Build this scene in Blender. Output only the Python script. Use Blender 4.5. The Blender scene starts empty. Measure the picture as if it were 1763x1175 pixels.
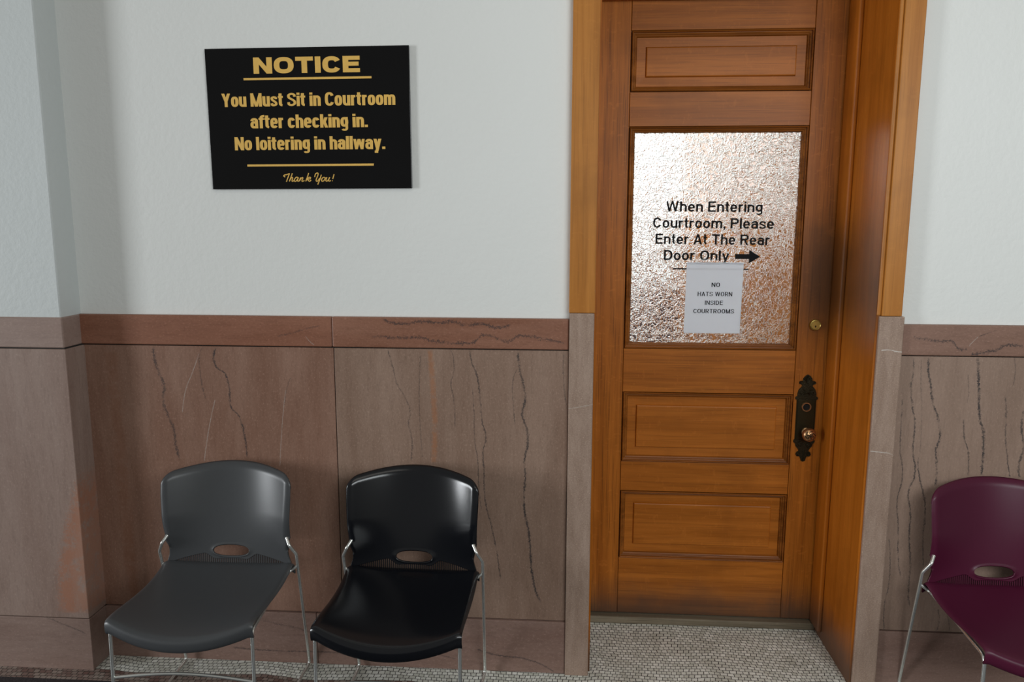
import bpy, bmesh, math, random
from mathutils import Vector, Matrix
random.seed(7)
SC = bpy.context.scene
COL = SC.collection

# ------------------------------------------------------------------ camera, world, lights, exposure
F_PX, PITCH, YAW, ROLL, CD, CH = 1319.3, 0.15441, -0.06666, 0.00215, 2.6242, 1.6429
fw = Vector((math.sin(YAW)*math.cos(PITCH), math.cos(YAW)*math.cos(PITCH), -math.sin(PITCH)))
rt = Vector((math.cos(YAW), -math.sin(YAW), 0.0))
up = rt.cross(fw)
rt, up = math.cos(ROLL)*rt + math.sin(ROLL)*up, -math.sin(ROLL)*rt + math.cos(ROLL)*up
CAM_O = Vector((0, -CD, CH))
cam_d = bpy.data.cameras.new('camera'); cam = bpy.data.objects.new('camera', cam_d); COL.objects.link(cam)
cam_d.sensor_width = 36.0; cam_d.lens = 36.0*F_PX/1763.0; cam_d.clip_start = 0.05
M = Matrix((rt, up, -fw)).transposed().to_4x4(); M.translation = CAM_O
cam.matrix_world = M
SC.camera = cam

vs = SC.view_settings
vs.view_transform = 'Standard'; vs.look = 'None'; vs.gamma = 1.0; vs.use_curve_mapping = False
vs.exposure = 0.0

world = bpy.data.worlds.new('hall_ambient'); SC.world = world; world.use_nodes = True
bg = world.node_tree.nodes['Background']
bg.inputs[0].default_value = (1.0, 0.99, 0.93, 1); bg.inputs[1].default_value = 0.205

def area(name, loc, target, sx, sy, watts, col):
    d = bpy.data.lights.new(name, 'AREA'); d.shape = 'RECTANGLE'; d.size = sx; d.size_y = sy
    d.energy = watts; d.color = col
    o = bpy.data.objects.new(name, d); COL.objects.link(o)
    o.location = loc
    o.rotation_euler = (Vector(target)-Vector(loc)).to_track_quat('-Z', 'Y').to_euler()
    return o
area('hall_window_light_west', (-9.0, -4.0, 1.65), (-0.4, 0, 1.2), 1.5, 3.1, 385, (0.93, 0.97, 1.0))
area('hall_fill_east', (1.55, -3.2, 2.2), (0.9, 0, 1.2), 1.9, 1.1, 55, (0.93, 0.985, 1.0))  # added fill lamp with no window behind it, brightens the right-hand wall
area('hall_top_fill', (0.6, -2.0, 3.6), (0.6, -1.2, 0), 2.6, 0.8, 9, (1.0, 0.95, 0.86))  # unseen overhead fill for the wall, no fitting built
area('courtroom_light', (-0.5, 1.5, 2.8), (0.1, 2.6, 1.6), 1.2, 0.7, 80, (0.92, 0.97, 1.0))

def un_y(px, py, Y):
    d = fw + rt*((px-881.5)/F_PX) - up*((py-587.5)/F_PX)
    return CAM_O + d*((Y-CAM_O.y)/d.y)

# ------------------------------------------------------------------ node helpers
class NT:
    def __init__(s, name):
        s.m = bpy.data.materials.new(name); s.m.use_nodes = True
        s.t = s.m.node_tree; s.b = s.t.nodes['Principled BSDF']; s.tc = None
    def n(s, typ, **kw):
        x = s.t.nodes.new(typ)
        for k, v in kw.items(): setattr(x, k, v)
        return x
    def put(s, sock, v):
        if v is None: return
        if isinstance(v, bpy.types.NodeSocket): s.t.links.new(v, sock)
        elif isinstance(v, (tuple, list)) and len(v) == 3 and sock.type == 'RGBA': sock.default_value = (*v, 1)
        else: sock.default_value = v
    def co(s):
        if s.tc is None: s.tc = s.n('ShaderNodeTexCoord').outputs['Object']
        return s.tc
    def mapv(s, scale=(1, 1, 1), loc=(0, 0, 0), vec=None):
        x = s.n('ShaderNodeMapping'); s.put(x.inputs['Vector'], vec or s.co())
        x.inputs['Scale'].default_value = scale; x.inputs['Location'].default_value = loc
        return x.outputs[0]
    def noise(s, vec, scale=1.0, detail=3.0, rough=0.5, dist=0.0, color=False):
        x = s.n('ShaderNodeTexNoise'); s.put(x.inputs['Vector'], vec)
        x.inputs['Scale'].default_value = scale; x.inputs['Detail'].default_value = detail
        x.inputs['Roughness'].default_value = rough; x.inputs['Distortion'].default_value = dist
        return x.outputs['Color' if color else 0]
    def math(s, op, a, b=None, c=None, clamp=False):
        x = s.n('ShaderNodeMath', operation=op, use_clamp=clamp)
        s.put(x.inputs[0], a); s.put(x.inputs[1], b); s.put(x.inputs[2], c)
        return x.outputs[0]
    def ss(s, v, a, b):
        x = s.n('ShaderNodeMapRange', interpolation_type='SMOOTHSTEP'); s.put(x.inputs[0], v)
        x.inputs[1].default_value = a; x.inputs[2].default_value = b
        x.inputs[3].default_value = 0; x.inputs[4].default_value = 1
        return x.outputs[0]
    def mix(s, f, a, b, mode='MIX'):
        x = s.n('ShaderNodeMix', data_type='RGBA', blend_type=mode)
        s.put(x.inputs[0], f); s.put(x.inputs[6], a); s.put(x.inputs[7], b)
        return x.outputs[2]
    def sep(s, v=None):
        x = s.n('ShaderNodeSeparateXYZ'); s.put(x.inputs[0], v or s.co()); return x.outputs
    def bump(s, h, strength, dist):
        x = s.n('ShaderNodeBump'); s.put(x.inputs['Height'], h)
        x.inputs['Strength'].default_value = strength; x.inputs['Distance'].default_value = dist
        s.put(s.b.inputs['Normal'], x.outputs[0])
    def set(s, color=None, rough=None, metal=None, spec=None, coat=None, coat_r=None):
        s.put(s.b.inputs['Base Color'], color); s.put(s.b.inputs['Roughness'], rough)
        s.put(s.b.inputs['Metallic'], metal); s.put(s.b.inputs['Specular IOR Level'], spec)
        s.put(s.b.inputs['Coat Weight'], coat); s.put(s.b.inputs['Coat Roughness'], coat_r)
        return s.m

def simple(name, color, rough=0.5, metal=0.0, var=0.06, vscale=30, spec=None, coat=None, bump=None):
    t = NT(name)
    n = t.noise(t.co(), vscale, 4)
    c = t.mix(n, tuple(max(0, v*(1-var)) for v in color), tuple(v*(1+var) for v in color))
    if bump: t.bump(t.noise(t.co(), bump[0], 3), bump[1], bump[2])
    return t.set(c, rough, metal, spec, coat)

# ------------------------------------------------------------------ materials
def plaster_mat(name='painted_plaster', k=(1, 1, 1)):
    t = NT(name)
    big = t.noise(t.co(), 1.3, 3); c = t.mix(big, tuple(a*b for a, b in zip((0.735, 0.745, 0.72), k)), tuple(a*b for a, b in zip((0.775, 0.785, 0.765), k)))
    sc = t.ss(t.noise(t.mapv((18, 18, 5)), 1.0, 6, 0.7), 0.66, 0.80)
    c = t.mix(t.math('MULTIPLY', sc, 0.05), c, (0.60, 0.60, 0.56))
    h = t.math('ADD', t.math('MULTIPLY', t.noise(t.co(), 55, 4, 0.6), 0.7), t.math('MULTIPLY', t.noise(t.co(), 12, 2), 0.6))
    t.bump(h, 0.35, 0.006)
    return t.set(c, 0.55, spec=0.35)

def stone_mat(name, base, tint, axis='x', veins=(), plane=-0.012, speck=0.5, stretch=None, fine=1.0, blotch=0.35):
    """veins: (list of photo points, half width m, depth of colour, zig-zag m, colour)"""
    t = NT(name)
    st = stretch or ((9, 9, 1.6) if axis == 'x' else (1.6, 9, 9))
    n1 = t.noise(t.mapv(st), 1.0, 6, 0.62, 0.4)
    c = t.mix(t.ss(n1, 0.15, 0.85), base, tint)
    n2 = t.noise(t.mapv(tuple(v*9 for v in st)), 1.0, 4, 0.7)
    c = t.mix(t.math('MULTIPLY', t.ss(n2, 0.45, 0.75), 0.30), c, tuple(v*0.62 for v in base))
    n3 = t.noise(t.mapv((1, 1, 0.6) if axis == 'x' else (0.6, 1, 1)), 170*fine, 5, 0.8)
    c = t.mix(t.math('MULTIPLY', t.ss(n3, 0.53, 0.70), speck), c, tuple(min(1, v*1.55+0.03) for v in tint))
    c = t.mix(t.math('MULTIPLY', t.ss(n3, 0.46, 0.30), speck*0.9), c, tuple(v*0.5 for v in base))
    n4 = t.noise(t.co(), 24, 5, 0.7)
    c = t.mix(t.math('MULTIPLY', t.ss(n4, 0.66, 0.78), blotch), c, tuple(min(1, v*1.5+0.06) for v in tint))
    if veins:
        X, Y, Z = t.sep()
        run, off = (Z, X) if axis == 'x' else (X, Z)
        zig = t.noise(t.co(), 120, 2, 0.7); zig2 = t.noise(t.co(), 240, 4, 0.95)
        brk = t.noise(t.co(), 28, 3, 0.7); zig3 = t.noise(t.mapv((1.0, 1, 1), (3, 1, 2)), 330, 3, 0.8)
        for pts, hw, dep, za, col in veins:
            w = [un_y(px, py, plane) for px, py in pts]
            rv = [(p.z, p.x) if axis == 'x' else (p.x, p.z) for p in w]
            rv.sort()
            r0, r1 = rv[0][0], rv[-1][0]
            o0 = min(p[1] for p in rv)-0.02; o1 = max(p[1] for p in rv)+0.02
            fc = t.n('ShaderNodeFloatCurve'); cv = fc.mapping.curves[0]
            q = [((a-r0)/(r1-r0), (b-o0)/(o1-o0)) for a, b in rv]
            cv.points[0].location = q[0]; cv.points[-1].location = q[-1]
            for a in q[1:-1]: cv.points.new(*a)
            fc.mapping.update()
            u = t.math('MULTIPLY_ADD', run, 1/(r1-r0), -r0/(r1-r0))
            t.put(fc.inputs['Value'], u); fc.inputs['Factor'].default_value = 1
            path = t.math('MULTIPLY_ADD', fc.outputs[0], o1-o0, o0)
            d = t.math('SUBTRACT', off, path)
            d = t.math('ADD', d, t.math('MULTIPLY_ADD', zig, 3.4*za, -1.7*za))
            d = t.math('ADD', d, t.math('MULTIPLY_ADD', zig2, 4.2*za, -2.1*za))
            d = t.math('ABSOLUTE', d)
            m = t.ss(d, hw*1.6, hw*0.35)
            m = t.math('MULTIPLY', t.math('MULTIPLY', m, t.ss(brk, 0.25, 0.55)), t.ss(zig3, 0.24, 0.44))
            ends = t.math('MULTIPLY', t.ss(u, -0.002, 0.03), t.ss(u, 1.004, 0.97))
            m = t.math('MULTIPLY', m, ends)
            c = t.mix(t.math('MULTIPLY', m, dep), c, col)
    t.bump(n3, 0.12, 0.001)
    return t.set(c, 0.40, spec=0.28)

def oak_mat(name, vert, dark, light, pore=0.5, fleck=0.35, stain_shade=False, rough=0.42):
    t = NT(name)
    def S(a, l): return (a, a, l) if vert else (l, a, a)
    n1 = t.noise(t.mapv(S(22, 1.1)), 1.0, 5, 0.6, 0.6)
    c = t.mix(t.ss(n1, 0.30, 0.70), dark, light)
    n2 = t.noise(t.mapv(S(230, 4.0)), 1.0, 3, 0.6)
    c = t.mix(t.math('MULTIPLY', t.ss(n2, 0.50, 0.68), pore), c, tuple(v*0.38 for v in dark))
    n3 = t.noise(t.mapv(S(34, 60) if vert else (60, 34, 34)), 1.0, 2, 0.5, 1.2)
    c = t.mix(t.math('MULTIPLY', t.ss(n3, 0.60, 0.70), fleck), c, tuple(min(1, v*1.35+0.01) for v in light))
    n4 = t.noise(t.co(), 5, 3, 0.6)
    c = t.mix(t.math('MULTIPLY', t.ss(n4, 0.48, 0.75), 0.32), c, tuple(v*0.6 for v in dark))
    if stain_shade:
        X, Y, Z = t.sep()
        kick = t.math('MULTIPLY', t.ss(t.math('ADD', Z, t.math('MULTIPLY', n4, 0.16)), 0.30, 0.09), 0.8)
        c = t.mix(kick, c, (0.05, 0.042, 0.036))
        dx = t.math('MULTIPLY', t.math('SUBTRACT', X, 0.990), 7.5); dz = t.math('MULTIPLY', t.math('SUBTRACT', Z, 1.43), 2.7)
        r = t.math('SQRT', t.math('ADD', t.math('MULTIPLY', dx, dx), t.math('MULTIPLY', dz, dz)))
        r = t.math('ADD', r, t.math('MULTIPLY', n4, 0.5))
        c = t.mix(t.math('MULTIPLY', t.ss(r, 1.30, 0.40), 0.82), c, (0.050, 0.021, 0.008))  # hand grime round the deadbolt, plus shade painted onto the door stop
    t.bump(n2, 0.12, 0.0008)
    return t.set(c, rough, spec=0.26)

def mosaic_mat():
    t = NT('mosaic_floor')
    X, Y, Z = t.sep()
    wob = t.noise(t.co(), 3.0, 2, 0.5, color=True)
    wob2 = t.noise(t.co(), 32, 2, 0.5, color=True)
    def vm(op, a, b):
        x = t.n('ShaderNodeVectorMath', operation=op); t.put(x.inputs[0], a); t.put(x.inputs[1], b); return x.outputs[0]
    v = vm('ADD', t.co(), vm('MULTIPLY', vm('SUBTRACT', wob, (0.5, 0.5, 0.5)), (0.10, 0.07, 0)))
    v = vm('ADD', v, vm('MULTIPLY', vm('SUBTRACT', wob2, (0.5, 0.5, 0.5)), (0.008, 0.007, 0)))
    br = t.n('ShaderNodeTexBrick', offset=0.5, offset_frequency=2, squash=1.0)
    t.put(br.inputs['Vector'], v)
    br.inputs['Scale'].default_value = 1.0
    br.inputs['Brick Width'].default_value = 0.0205; br.inputs['Row Height'].default_value = 0.0185
    br.inputs['Mortar Size'].default_value = 0.0014; br.inputs['Mortar Smooth'].default_value = 0.25
    br.inputs['Bias'].default_value = 0.0
    br.inputs['Color1'].default_value = (0, 0, 0, 1); br.inputs['Color2'].default_value = (1, 1, 1, 1)
    br.inputs['Mortar'].default_value = (0.5, 0.5, 0.5, 1)
    rnd = br.outputs['Color']; mort = br.outputs['Fac']
    big = t.noise(t.co(), 6, 4, 0.6)
    white = t.mix(rnd, (0.62, 0.63, 0.56), (0.90, 0.91, 0.85))
    white = t.mix(t.math('MULTIPLY', t.ss(big, 0.45, 0.75), 0.35), white, (0.30, 0.28, 0.21))
    brown = t.mix(rnd, (0.17, 0.095, 0.08), (0.36, 0.30, 0.26))
    vy = t.sep(v)[1]
    c = t.mix(t.ss(vy, -0.112, -0.108), brown, white)
    c = t.mix(mort, c, (0.022, 0.020, 0.016))
    dark = t.mix(t.ss(t.noise(t.co(), 160, 3, 0.7), 0.5, 0.75), (0.022, 0.022, 0.026), (0.11, 0.10, 0.11))
    c = t.mix(t.ss(Y, -0.180, -0.183), c, dark)
    grime = t.noise(t.co(), 14, 4, 0.65)
    c = t.mix(t.math('MULTIPLY', t.ss(grime, 0.55, 0.85), 0.3), c, (0.12, 0.11, 0.09))
    t.bump(t.math('SUBTRACT', 1.0, mort), 0.4, 0.001)
    return t.set(c, 0.45, spec=0.4)

def glass_mat():
    t = NT('chipped_obscure_glass')
    dist = t.noise(t.co(), 24, 3, 0.6, color=True)
    x = t.n('ShaderNodeVectorMath', operation='MULTIPLY_ADD'); t.put(x.inputs[0], dist)
    x.inputs[1].default_value = (0.075, 0.05, 0.075); t.put(x.inputs[2], t.co())
    vo = t.n('ShaderNodeTexVoronoi', feature='DISTANCE_TO_EDGE'); t.put(vo.inputs['Vector'], x.outputs[0]); vo.inputs['Scale'].default_value = 72
    v2 = t.n('ShaderNodeTexVoronoi', feature='DISTANCE_TO_EDGE'); t.put(v2.inputs['Vector'], x.outputs[0]); v2.inputs['Scale'].default_value = 33
    h = t.math('ADD', t.math('MULTIPLY', t.ss(vo.outputs['Distance'], 0.0, 0.13), 0.9), t.math('MULTIPLY', t.ss(v2.outputs['Distance'], 0.0, 0.10), 0.7))
    h = t.math('ADD', h, t.math('MULTIPLY', t.noise(x.outputs[0], 60, 2, 0.5, 0.8), 0.22))
    t.bump(h, 1.0, 0.0030)
    t.b.inputs['Transmission Weight'].default_value = 1.0; t.b.inputs['IOR'].default_value = 1.5
    return t.set((1, 1, 1), 0.02)

VD = (0.035, 0.032, 0.034); VP = (0.42, 0.36, 0.32); VO = (0.36, 0.13, 0.045)
def z8(*p): return [(560+x*.2894, 480+y*.2894) for x, y in p]
def z3(*p): return [(x*.3405, 480+y*.3405) for x, y in p]
def z7(*p): return [(1440+x*.3064, 480+y*.3064) for x, y in p]
def zb(*p): return [(1500+x*.319, 800+y*.319) for x, y in p]
v_left = [
 (z3((775,345),(780,400),(805,480),(830,540),(825,620),(850,690),(880,770),(890,850),(915,920)), .0036, .75, .006, VD),
 (z3((1110,345),(1080,390),(1090,440),(1140,485),(1160,560),(1165,640),(1210,700),(1235,790),(1250,910)), .0030, .85, .004, VD),
 (z3((1045,345),(1010,380),(1015,500),(1040,610)), .0018, .6, .003, VD),
 (z3((1008,370),(975,470),(940,560),(922,680)), .0014, .6, .001, VP),
 (z3((1088,610),(1060,740),(1032,930)), .0015, .6, .001, VP),
 (z3((1470,500),(1450,560),(1440,640)), .0015, .5, .003, VD),
 (z3((1445,560),(1430,700),(1415,950)), .0013, .5, .001, VP),
 ([(190,600),(205,760),(222,950),(235,1040)], .022, .35, .01, (0.20, 0.075, 0.035)),
]
v_mid = [
 (z8((370,420),(400,520),(425,620),(470,700),(505,800),(495,860),(515,950),(510,1090)), .0017, .65, .003, VD),
 (z8((735,420),(765,490),(762,570),(748,620),(765,720),(772,890)), .0012, .7, .002, VD),
 (z8((858,420),(870,490),(905,590),(920,700),(935,860),(955,950),(940,1020),(945,1170))+[(834,850),(847,911),(855,950),(862,1000)], .0019, .8, .003, VD),
 (z8((875,650),(885,800),(890,980),(905,1060),(910,1170))+[(824,840),(830,880)], .0013, .7, .002, VD),
 (z8((1145,420),(1155,530),(1175,620),(1190,720),(1172,800),(1200,900),(1205,980),(1185,1080),(1190,1170))+[(902,860),(912,930),(915,980),(932,1040)], .0030, .9, .004, VD),
 (z8((1150,530),(1115,620),(1120,760),(1130,900)), .0012, .65, .002, VD),
 (z8((1420,430),(1415,550),(1425,680),(1440,800)), .0013, .6, .002, VD),
 (z8((622,420),(640,640),(652,900),(645,1100)), .009, .45, .004, VO),
 ([(724,610),(722,700),(728,790)], .0012, .5, .002, VD),
]
v_right = [
 (z7((430,440),(435,500),(420,600),(425,700),(440,830),(430,950),(440,1100))+zb((200,150),(210,250),(205,400),(210,560),(200,700),(225,780)), .0023, .85, .003, VD),
 (z7((372,670),(365,800),(358,950),(370,1120))+zb((140,200),(145,330),(145,500),(160,610)), .0017, .75, .002, VD),
 (z7((460,1000),(460,1060),(480,1170))+zb((290,200),(280,400),(282,560)), .0014, .7, .003, VD),
 (z7((520,440),(515,500),(530,600),(540,690),(575,800),(580,900),(560,960),(565,1080),(555,1170)), .0027, .9, .004, VD),
 (z7((715,790),(720,900),(740,970),(738,1110)), .0016, .8, .003, VD),
 (z7((795,440),(800,600),(805,780),(825,870),(825,960),(815,1110)), .0034, .95, .004, VD),
 (z7((948,660),(955,740),(950,850),(960,1000),(975,1120)), .0017, .8, .003, VD),
 (z7((1052,740),(1040,830),(1050,960),(1025,1050),(1030,1120)), .0026, .85, .004, VD),
 (z7((478,450),(475,600),(480,700),(470,980)), .0010, .5, .002, VD),
 (z7((740,540),(742,650),(735,700)), .0010, .5, .002, VD),
 (z7((1000,440),(1005,520),(995,600)), .0012, .6, .002, VD),
 (zb((95,400),(95,650),(70,760),(70,900)), .0015, .7, .002, VD),
 (zb((250,20),(270,120),(290,220),(290,330)), .0014, .7, .002, VD),
 (zb((360,780),(365,860),(350,900)), .0014, .6, .003, VD),
 (zb((410,800),(420,860),(425,900)), .0014, .6, .003, VD),
]
v_rail_l = [(z3((1400,290),(1480,275),(1540,255),(1620,240)), .0017, .5, .004, VD),
            (z3((1545,290),(1560,310),(1590,335)), .0015, .5, .001, VP)]
v_rail_m = [
 (z8((335,232),(400,262),(480,270),(560,255),(700,262),(740,255),(830,275),(940,270),(1010,290),(1110,268)), .0034, .8, .006, VD),
 (z8((270,365),(320,345),(420,352),(560,350),(640,372),(830,385),(900,370),(945,335),(1090,372),(1160,340),(1300,360),(1440,385)), .0030, .8, .006, VD)]
v_rail_r = [
 (z7((430,330),(500,340),(560,350),(650,355),(690,395),(735,398)), .0024, .8, .005, VD),
 (z7((752,428),(830,415),(900,400),(950,375),(1050,382)), .0032, .85, .006, VD),
 (z7((800,325),(840,310),(900,290)), .0016, .6, .002, VD),
 (z7((745,378),(765,355),(795,328)), .0017, .7, .001, VP)]
v_base = [
 ([(400,1115),(460,1120),(560,1123),(612,1126)], .0022, .7, .003, VD),
 ([(820,1118),(860,1129),(905,1135),(955,1158)], .0024, .7, .003, VD),
 ([(690,1118),(740,1125),(786,1135)], .0018, .6, .003, VD),
 ([(440,1066),(480,1075),(530,1088),(545,1100)], .0018, .5, .004, VD)]
v_pil = [([(158,800),(140,860),(124,930),(116,1000),(120,1058)], .030, .75, .016, (0.36, 0.155, 0.090)),
         ([(164,840),(148,930),(140,1000),(150,1058)], .026, .65, .014, (0.36, 0.165, 0.100))]

MAT = {}
MAT['plaster'] = plaster_mat()
MAT['plaster_pilaster'] = plaster_mat('darker_plaster', (0.82, 0.855, 0.875))  # darkened, cooler copy of the wall plaster to bring down pilaster brightness
MAT['stone_left'] = stone_mat('pink_marble_panel_west', (0.200, 0.100, 0.066), (0.300, 0.178, 0.130), 'x', v_left, -.012, 0.5)
MAT['stone_mid'] = stone_mat('pink_marble_panel', (0.215, 0.132, 0.094), (0.315, 0.214, 0.162), 'x', v_mid, -.012, 0.5)
MAT['stone_right'] = stone_mat('veined_marble_panel', (0.240, 0.160, 0.120), (0.330, 0.230, 0.178), 'x', v_right, -.012, 0.35)
MAT['rail_left'] = stone_mat('red_marble_rail_west', (0.200, 0.078, 0.045), (0.300, 0.138, 0.088), 'z', v_rail_l, -.016, 0.45)
MAT['rail_mid'] = stone_mat('red_marble_rail', (0.200, 0.082, 0.048), (0.305, 0.150, 0.100), 'z', v_rail_m, -.016, 0.45)
MAT['rail_right'] = stone_mat('red_marble_rail_east', (0.205, 0.112, 0.080), (0.295, 0.176, 0.134), 'z', v_rail_r, -.016, 0.4)
MAT['stone_base'] = stone_mat('marble_base', (0.200, 0.118, 0.092), (0.290, 0.192, 0.158), 'z', v_base, -.02, 0.4)
MAT['stone_pil'] = stone_mat('grey_pink_marble_pilaster', (0.255, 0.170, 0.138), (0.345, 0.255, 0.215), 'x', v_pil, -.118, 0.3)
MAT['stone_base_pil'] = stone_mat('marble_base_pilaster', (0.225, 0.145, 0.118), (0.315, 0.225, 0.190), 'z', [([(0,1052),(60,1058),(110,1075),(150,1092)], .0022, .5, .003, VD)], -.118, 0.3)
MAT['stone_rail_pil'] = stone_mat('marble_rail_pilaster', (0.280, 0.192, 0.160), (0.350, 0.258, 0.222), 'z', (), -.118, 0.3)
MAT['stone_case'] = stone_mat('grey_marble_casing', (0.265, 0.178, 0.132), (0.390, 0.284, 0.224), 'z', [([(1517,604),(1530,603),(1545,606),(1560,607)], .0016, .8, .001, (0.62, 0.57, 0.52)), ([(1498,777),(1515,779),(1530,781),(1542,787)], .0015, .7, .001, (0.62, 0.57, 0.52)), ([(978,704),(1000,701),(1024,696)], .0014, .5, .001, (0.5, 0.45, 0.4))], -.031, 0.8, (36, 36, 7), 1.7, 0.12)
MAT['floor'] = mosaic_mat()
OD, OL = (0.330, 0.096, 0.008), (0.500, 0.158, 0.018)
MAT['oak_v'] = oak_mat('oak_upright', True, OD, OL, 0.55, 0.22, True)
MAT['oak_h'] = oak_mat('oak_level', False, OD, OL, 0.36, 0.14, True)
MAT['oak_panel'] = oak_mat('oak_panel', False, (0.345, 0.101, 0.008), (0.500, 0.158, 0.019), 0.32, 0.16)
MAT['oak_mould'] = oak_mat('oak_moulding', False, (0.190, 0.056, 0.006), (0.360, 0.118, 0.018), 0.6, 0.1)
MAT['casing'] = oak_mat('honey_casing', True, (0.370, 0.136, 0.020), (0.485, 0.195, 0.036), 0.22, 0.10, False, 0.4)
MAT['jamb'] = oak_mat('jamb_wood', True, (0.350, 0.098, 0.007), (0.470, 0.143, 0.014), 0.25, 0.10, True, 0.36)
MAT['glass'] = glass_mat()
_g = NT('smooth_glass'); _g.b.inputs['Transmission Weight'].default_value = 1.0; _g.b.inputs['IOR'].default_value = 1.5
MAT['smooth_glass'] = _g.set((1, 1, 1), 0.01)
MAT['dark_wood'] = simple('dark_bench_wood', (0.060, 0.034, 0.032), 0.5, 0, 0.3, 12)
MAT['oak_courtroom'] = oak_mat('courtroom_oak', True, (0.30, 0.098, 0.018), (0.40, 0.150, 0.030), 0.2, 0.1)  # base colour of the courtroom woodwork
MAT['gap'] = simple('dark_joint', (0.02, 0.017, 0.015), 0.9)
MAT['threshold'] = oak_mat('worn_threshold', False, (0.13, 0.105, 0.07), (0.26, 0.215, 0.15), 0.5, 0.1, False, 0.6)
MAT['sign'] = simple('black_acrylic', (0.0035, 0.0035, 0.004), 0.14, 0, 0.2, 8, 0.3)
MAT['gold'] = simple('gold_lettering', (0.76, 0.465, 0.105), 0.5, 0.0, 0.10, 90)
MAT['vinyl'] = simple('black_vinyl', (0.005, 0.005, 0.006), 0.6, spec=0.12)
def paper_mat():
    t = NT('white_paper')
    c = t.mix(t.noise(t.co(), 25, 3), (0.91, 0.93, 0.98), (0.94, 0.96, 1.0))
    t.set(c, 0.6)
    tr = t.n('ShaderNodeBsdfTranslucent'); t.put(tr.inputs[0], c)
    mx = t.n('ShaderNodeMixShader'); mx.inputs[0].default_value = 0.33
    t.t.links.new(t.b.outputs[0], mx.inputs[1]); t.t.links.new(tr.outputs[0], mx.inputs[2])
    t.t.links.new(mx.outputs[0], t.t.nodes['Material Output'].inputs[0])
    return t.m
MAT['paper'] = paper_mat()
MAT['ink'] = simple('black_ink', (0.008, 0.008, 0.010), 0.7, spec=0.1)
MAT['chrome'] = simple('satin_chrome', (0.74, 0.75, 0.72), 0.26, 0.85, 0.05, 40)
MAT['grey_plastic'] = simple('grey_plastic', (0.058, 0.061, 0.065), 0.36, 0, 0.05, 60, bump=(900, 0.05, 0.0005))
MAT['black_plastic'] = simple('black_plastic', (0.0048, 0.0054, 0.0075), 0.20, 0, 0.08, 60, bump=(900, 0.05, 0.0005))
MAT['maroon_plastic'] = simple('maroon_plastic', (0.070, 0.0065, 0.025), 0.38, 0, 0.05, 60, 0.35, bump=(900, 0.05, 0.0005))
MAT['bronze'] = simple('dark_bronze', (0.035, 0.028, 0.014), 0.42, 0.8, 0.35, 60, bump=(220, 0.6, 0.002))
MAT['bronze_plain'] = simple('dark_bronze_plate', (0.045, 0.038, 0.018), 0.36, 0.8, 0.2, 40)
MAT['copper'] = simple('worn_copper_bronze', (0.52, 0.30, 0.15), 0.30, 0.9, 0.2, 60, bump=(160, 0.35, 0.002))
MAT['brass'] = simple('yellow_brass', (0.62, 0.48, 0.14), 0.28, 0.95, 0.12, 60)
MAT['hole'] = simple('dark_hole', (0.006, 0.005, 0.004), 0.9)
def tape_mat():
    t = NT('clear_tape')
    t.b.inputs['Transmission Weight'].default_value = 1.0; t.b.inputs['IOR'].default_value = 1.25
    t.bump(t.noise(t.co(), 60, 3), 0.35, 0.002)
    return t.set((0.97, 0.97, 0.97), 0.08)
MAT['tape'] = tape_mat()

# ------------------------------------------------------------------ mesh helpers
def mk(name, bm, mat, parent=None, smooth=False, origin=None):
    """link a mesh; vertices are given in world space, origin = the thing's base"""
    if origin is not None: bmesh.ops.translate(bm, verts=bm.verts, vec=-Vector(origin))
    bmesh.ops.recalc_face_normals(bm, faces=bm.faces)
    me = bpy.data.meshes.new(name); bm.to_mesh(me); bm.free()
    me.materials.append(MAT[mat])
    if smooth:
        me.polygons.foreach_set('use_smooth', [True]*len(me.polygons))
        me.set_sharp_from_angle(angle=math.radians(42))
    o = bpy.data.objects.new(name, me); COL.objects.link(o)
    if parent is not None: o.parent = parent
    elif origin is not None: o.location = origin
    return o
def empty(name, loc=(0, 0, 0)):
    o = bpy.data.objects.new(name, None); COL.objects.link(o); o.location = loc; o.empty_display_size = 0.1
    return o
def struct(o): o['kind'] = 'structure'; return o
def tag(o, label, cat, group=None):
    o['label'] = label; o['category'] = cat
    if group: o['group'] = group
    return o
def add_box(bm, x0, x1, y0, y1, z0, z1, bev=0.0, seg=2):
    v = [bm.verts.new((x, y, z)) for x in (x0, x1) for y in (y0, y1) for z in (z0, z1)]
    fs = [bm.faces.new([v[i] for i in f]) for f in ((0,1,3,2),(4,6,7,5),(0,4,5,1),(2,3,7,6),(0,2,6,4),(1,5,7,3))]
    if bev:
        es = list({e for f in fs for e in f.edges})
        bmesh.ops.bevel(bm, geom=es, offset=bev, segments=seg, profile=0.5, affect='EDGES')
def boxo(name, dims, mat, parent=None, bev=0.0, origin=None, seg=2):
    bm = bmesh.new(); add_box(bm, *dims, bev=bev, seg=seg)
    return mk(name, bm, mat, parent, False, origin)
def fillet(pts, r, n=6):
    pts = [Vector(p) for p in pts]; out = [pts[0]]
    rr = r if isinstance(r, (list, tuple)) else [r]*len(pts)
    for a, b, c, ri in zip(pts, pts[1:], pts[2:], rr):
        d1 = (a-b); d2 = (c-b); k = min(ri, d1.length*0.45, d2.length*0.45)
        p0 = b+d1.normalized()*k; p1 = b+d2.normalized()*k
        for i in range(n+1):
            t = i/n; out.append(p0*(1-t)**2 + b*2*t*(1-t) + p1*t*t)
    out.append(pts[-1]); return out
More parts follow.
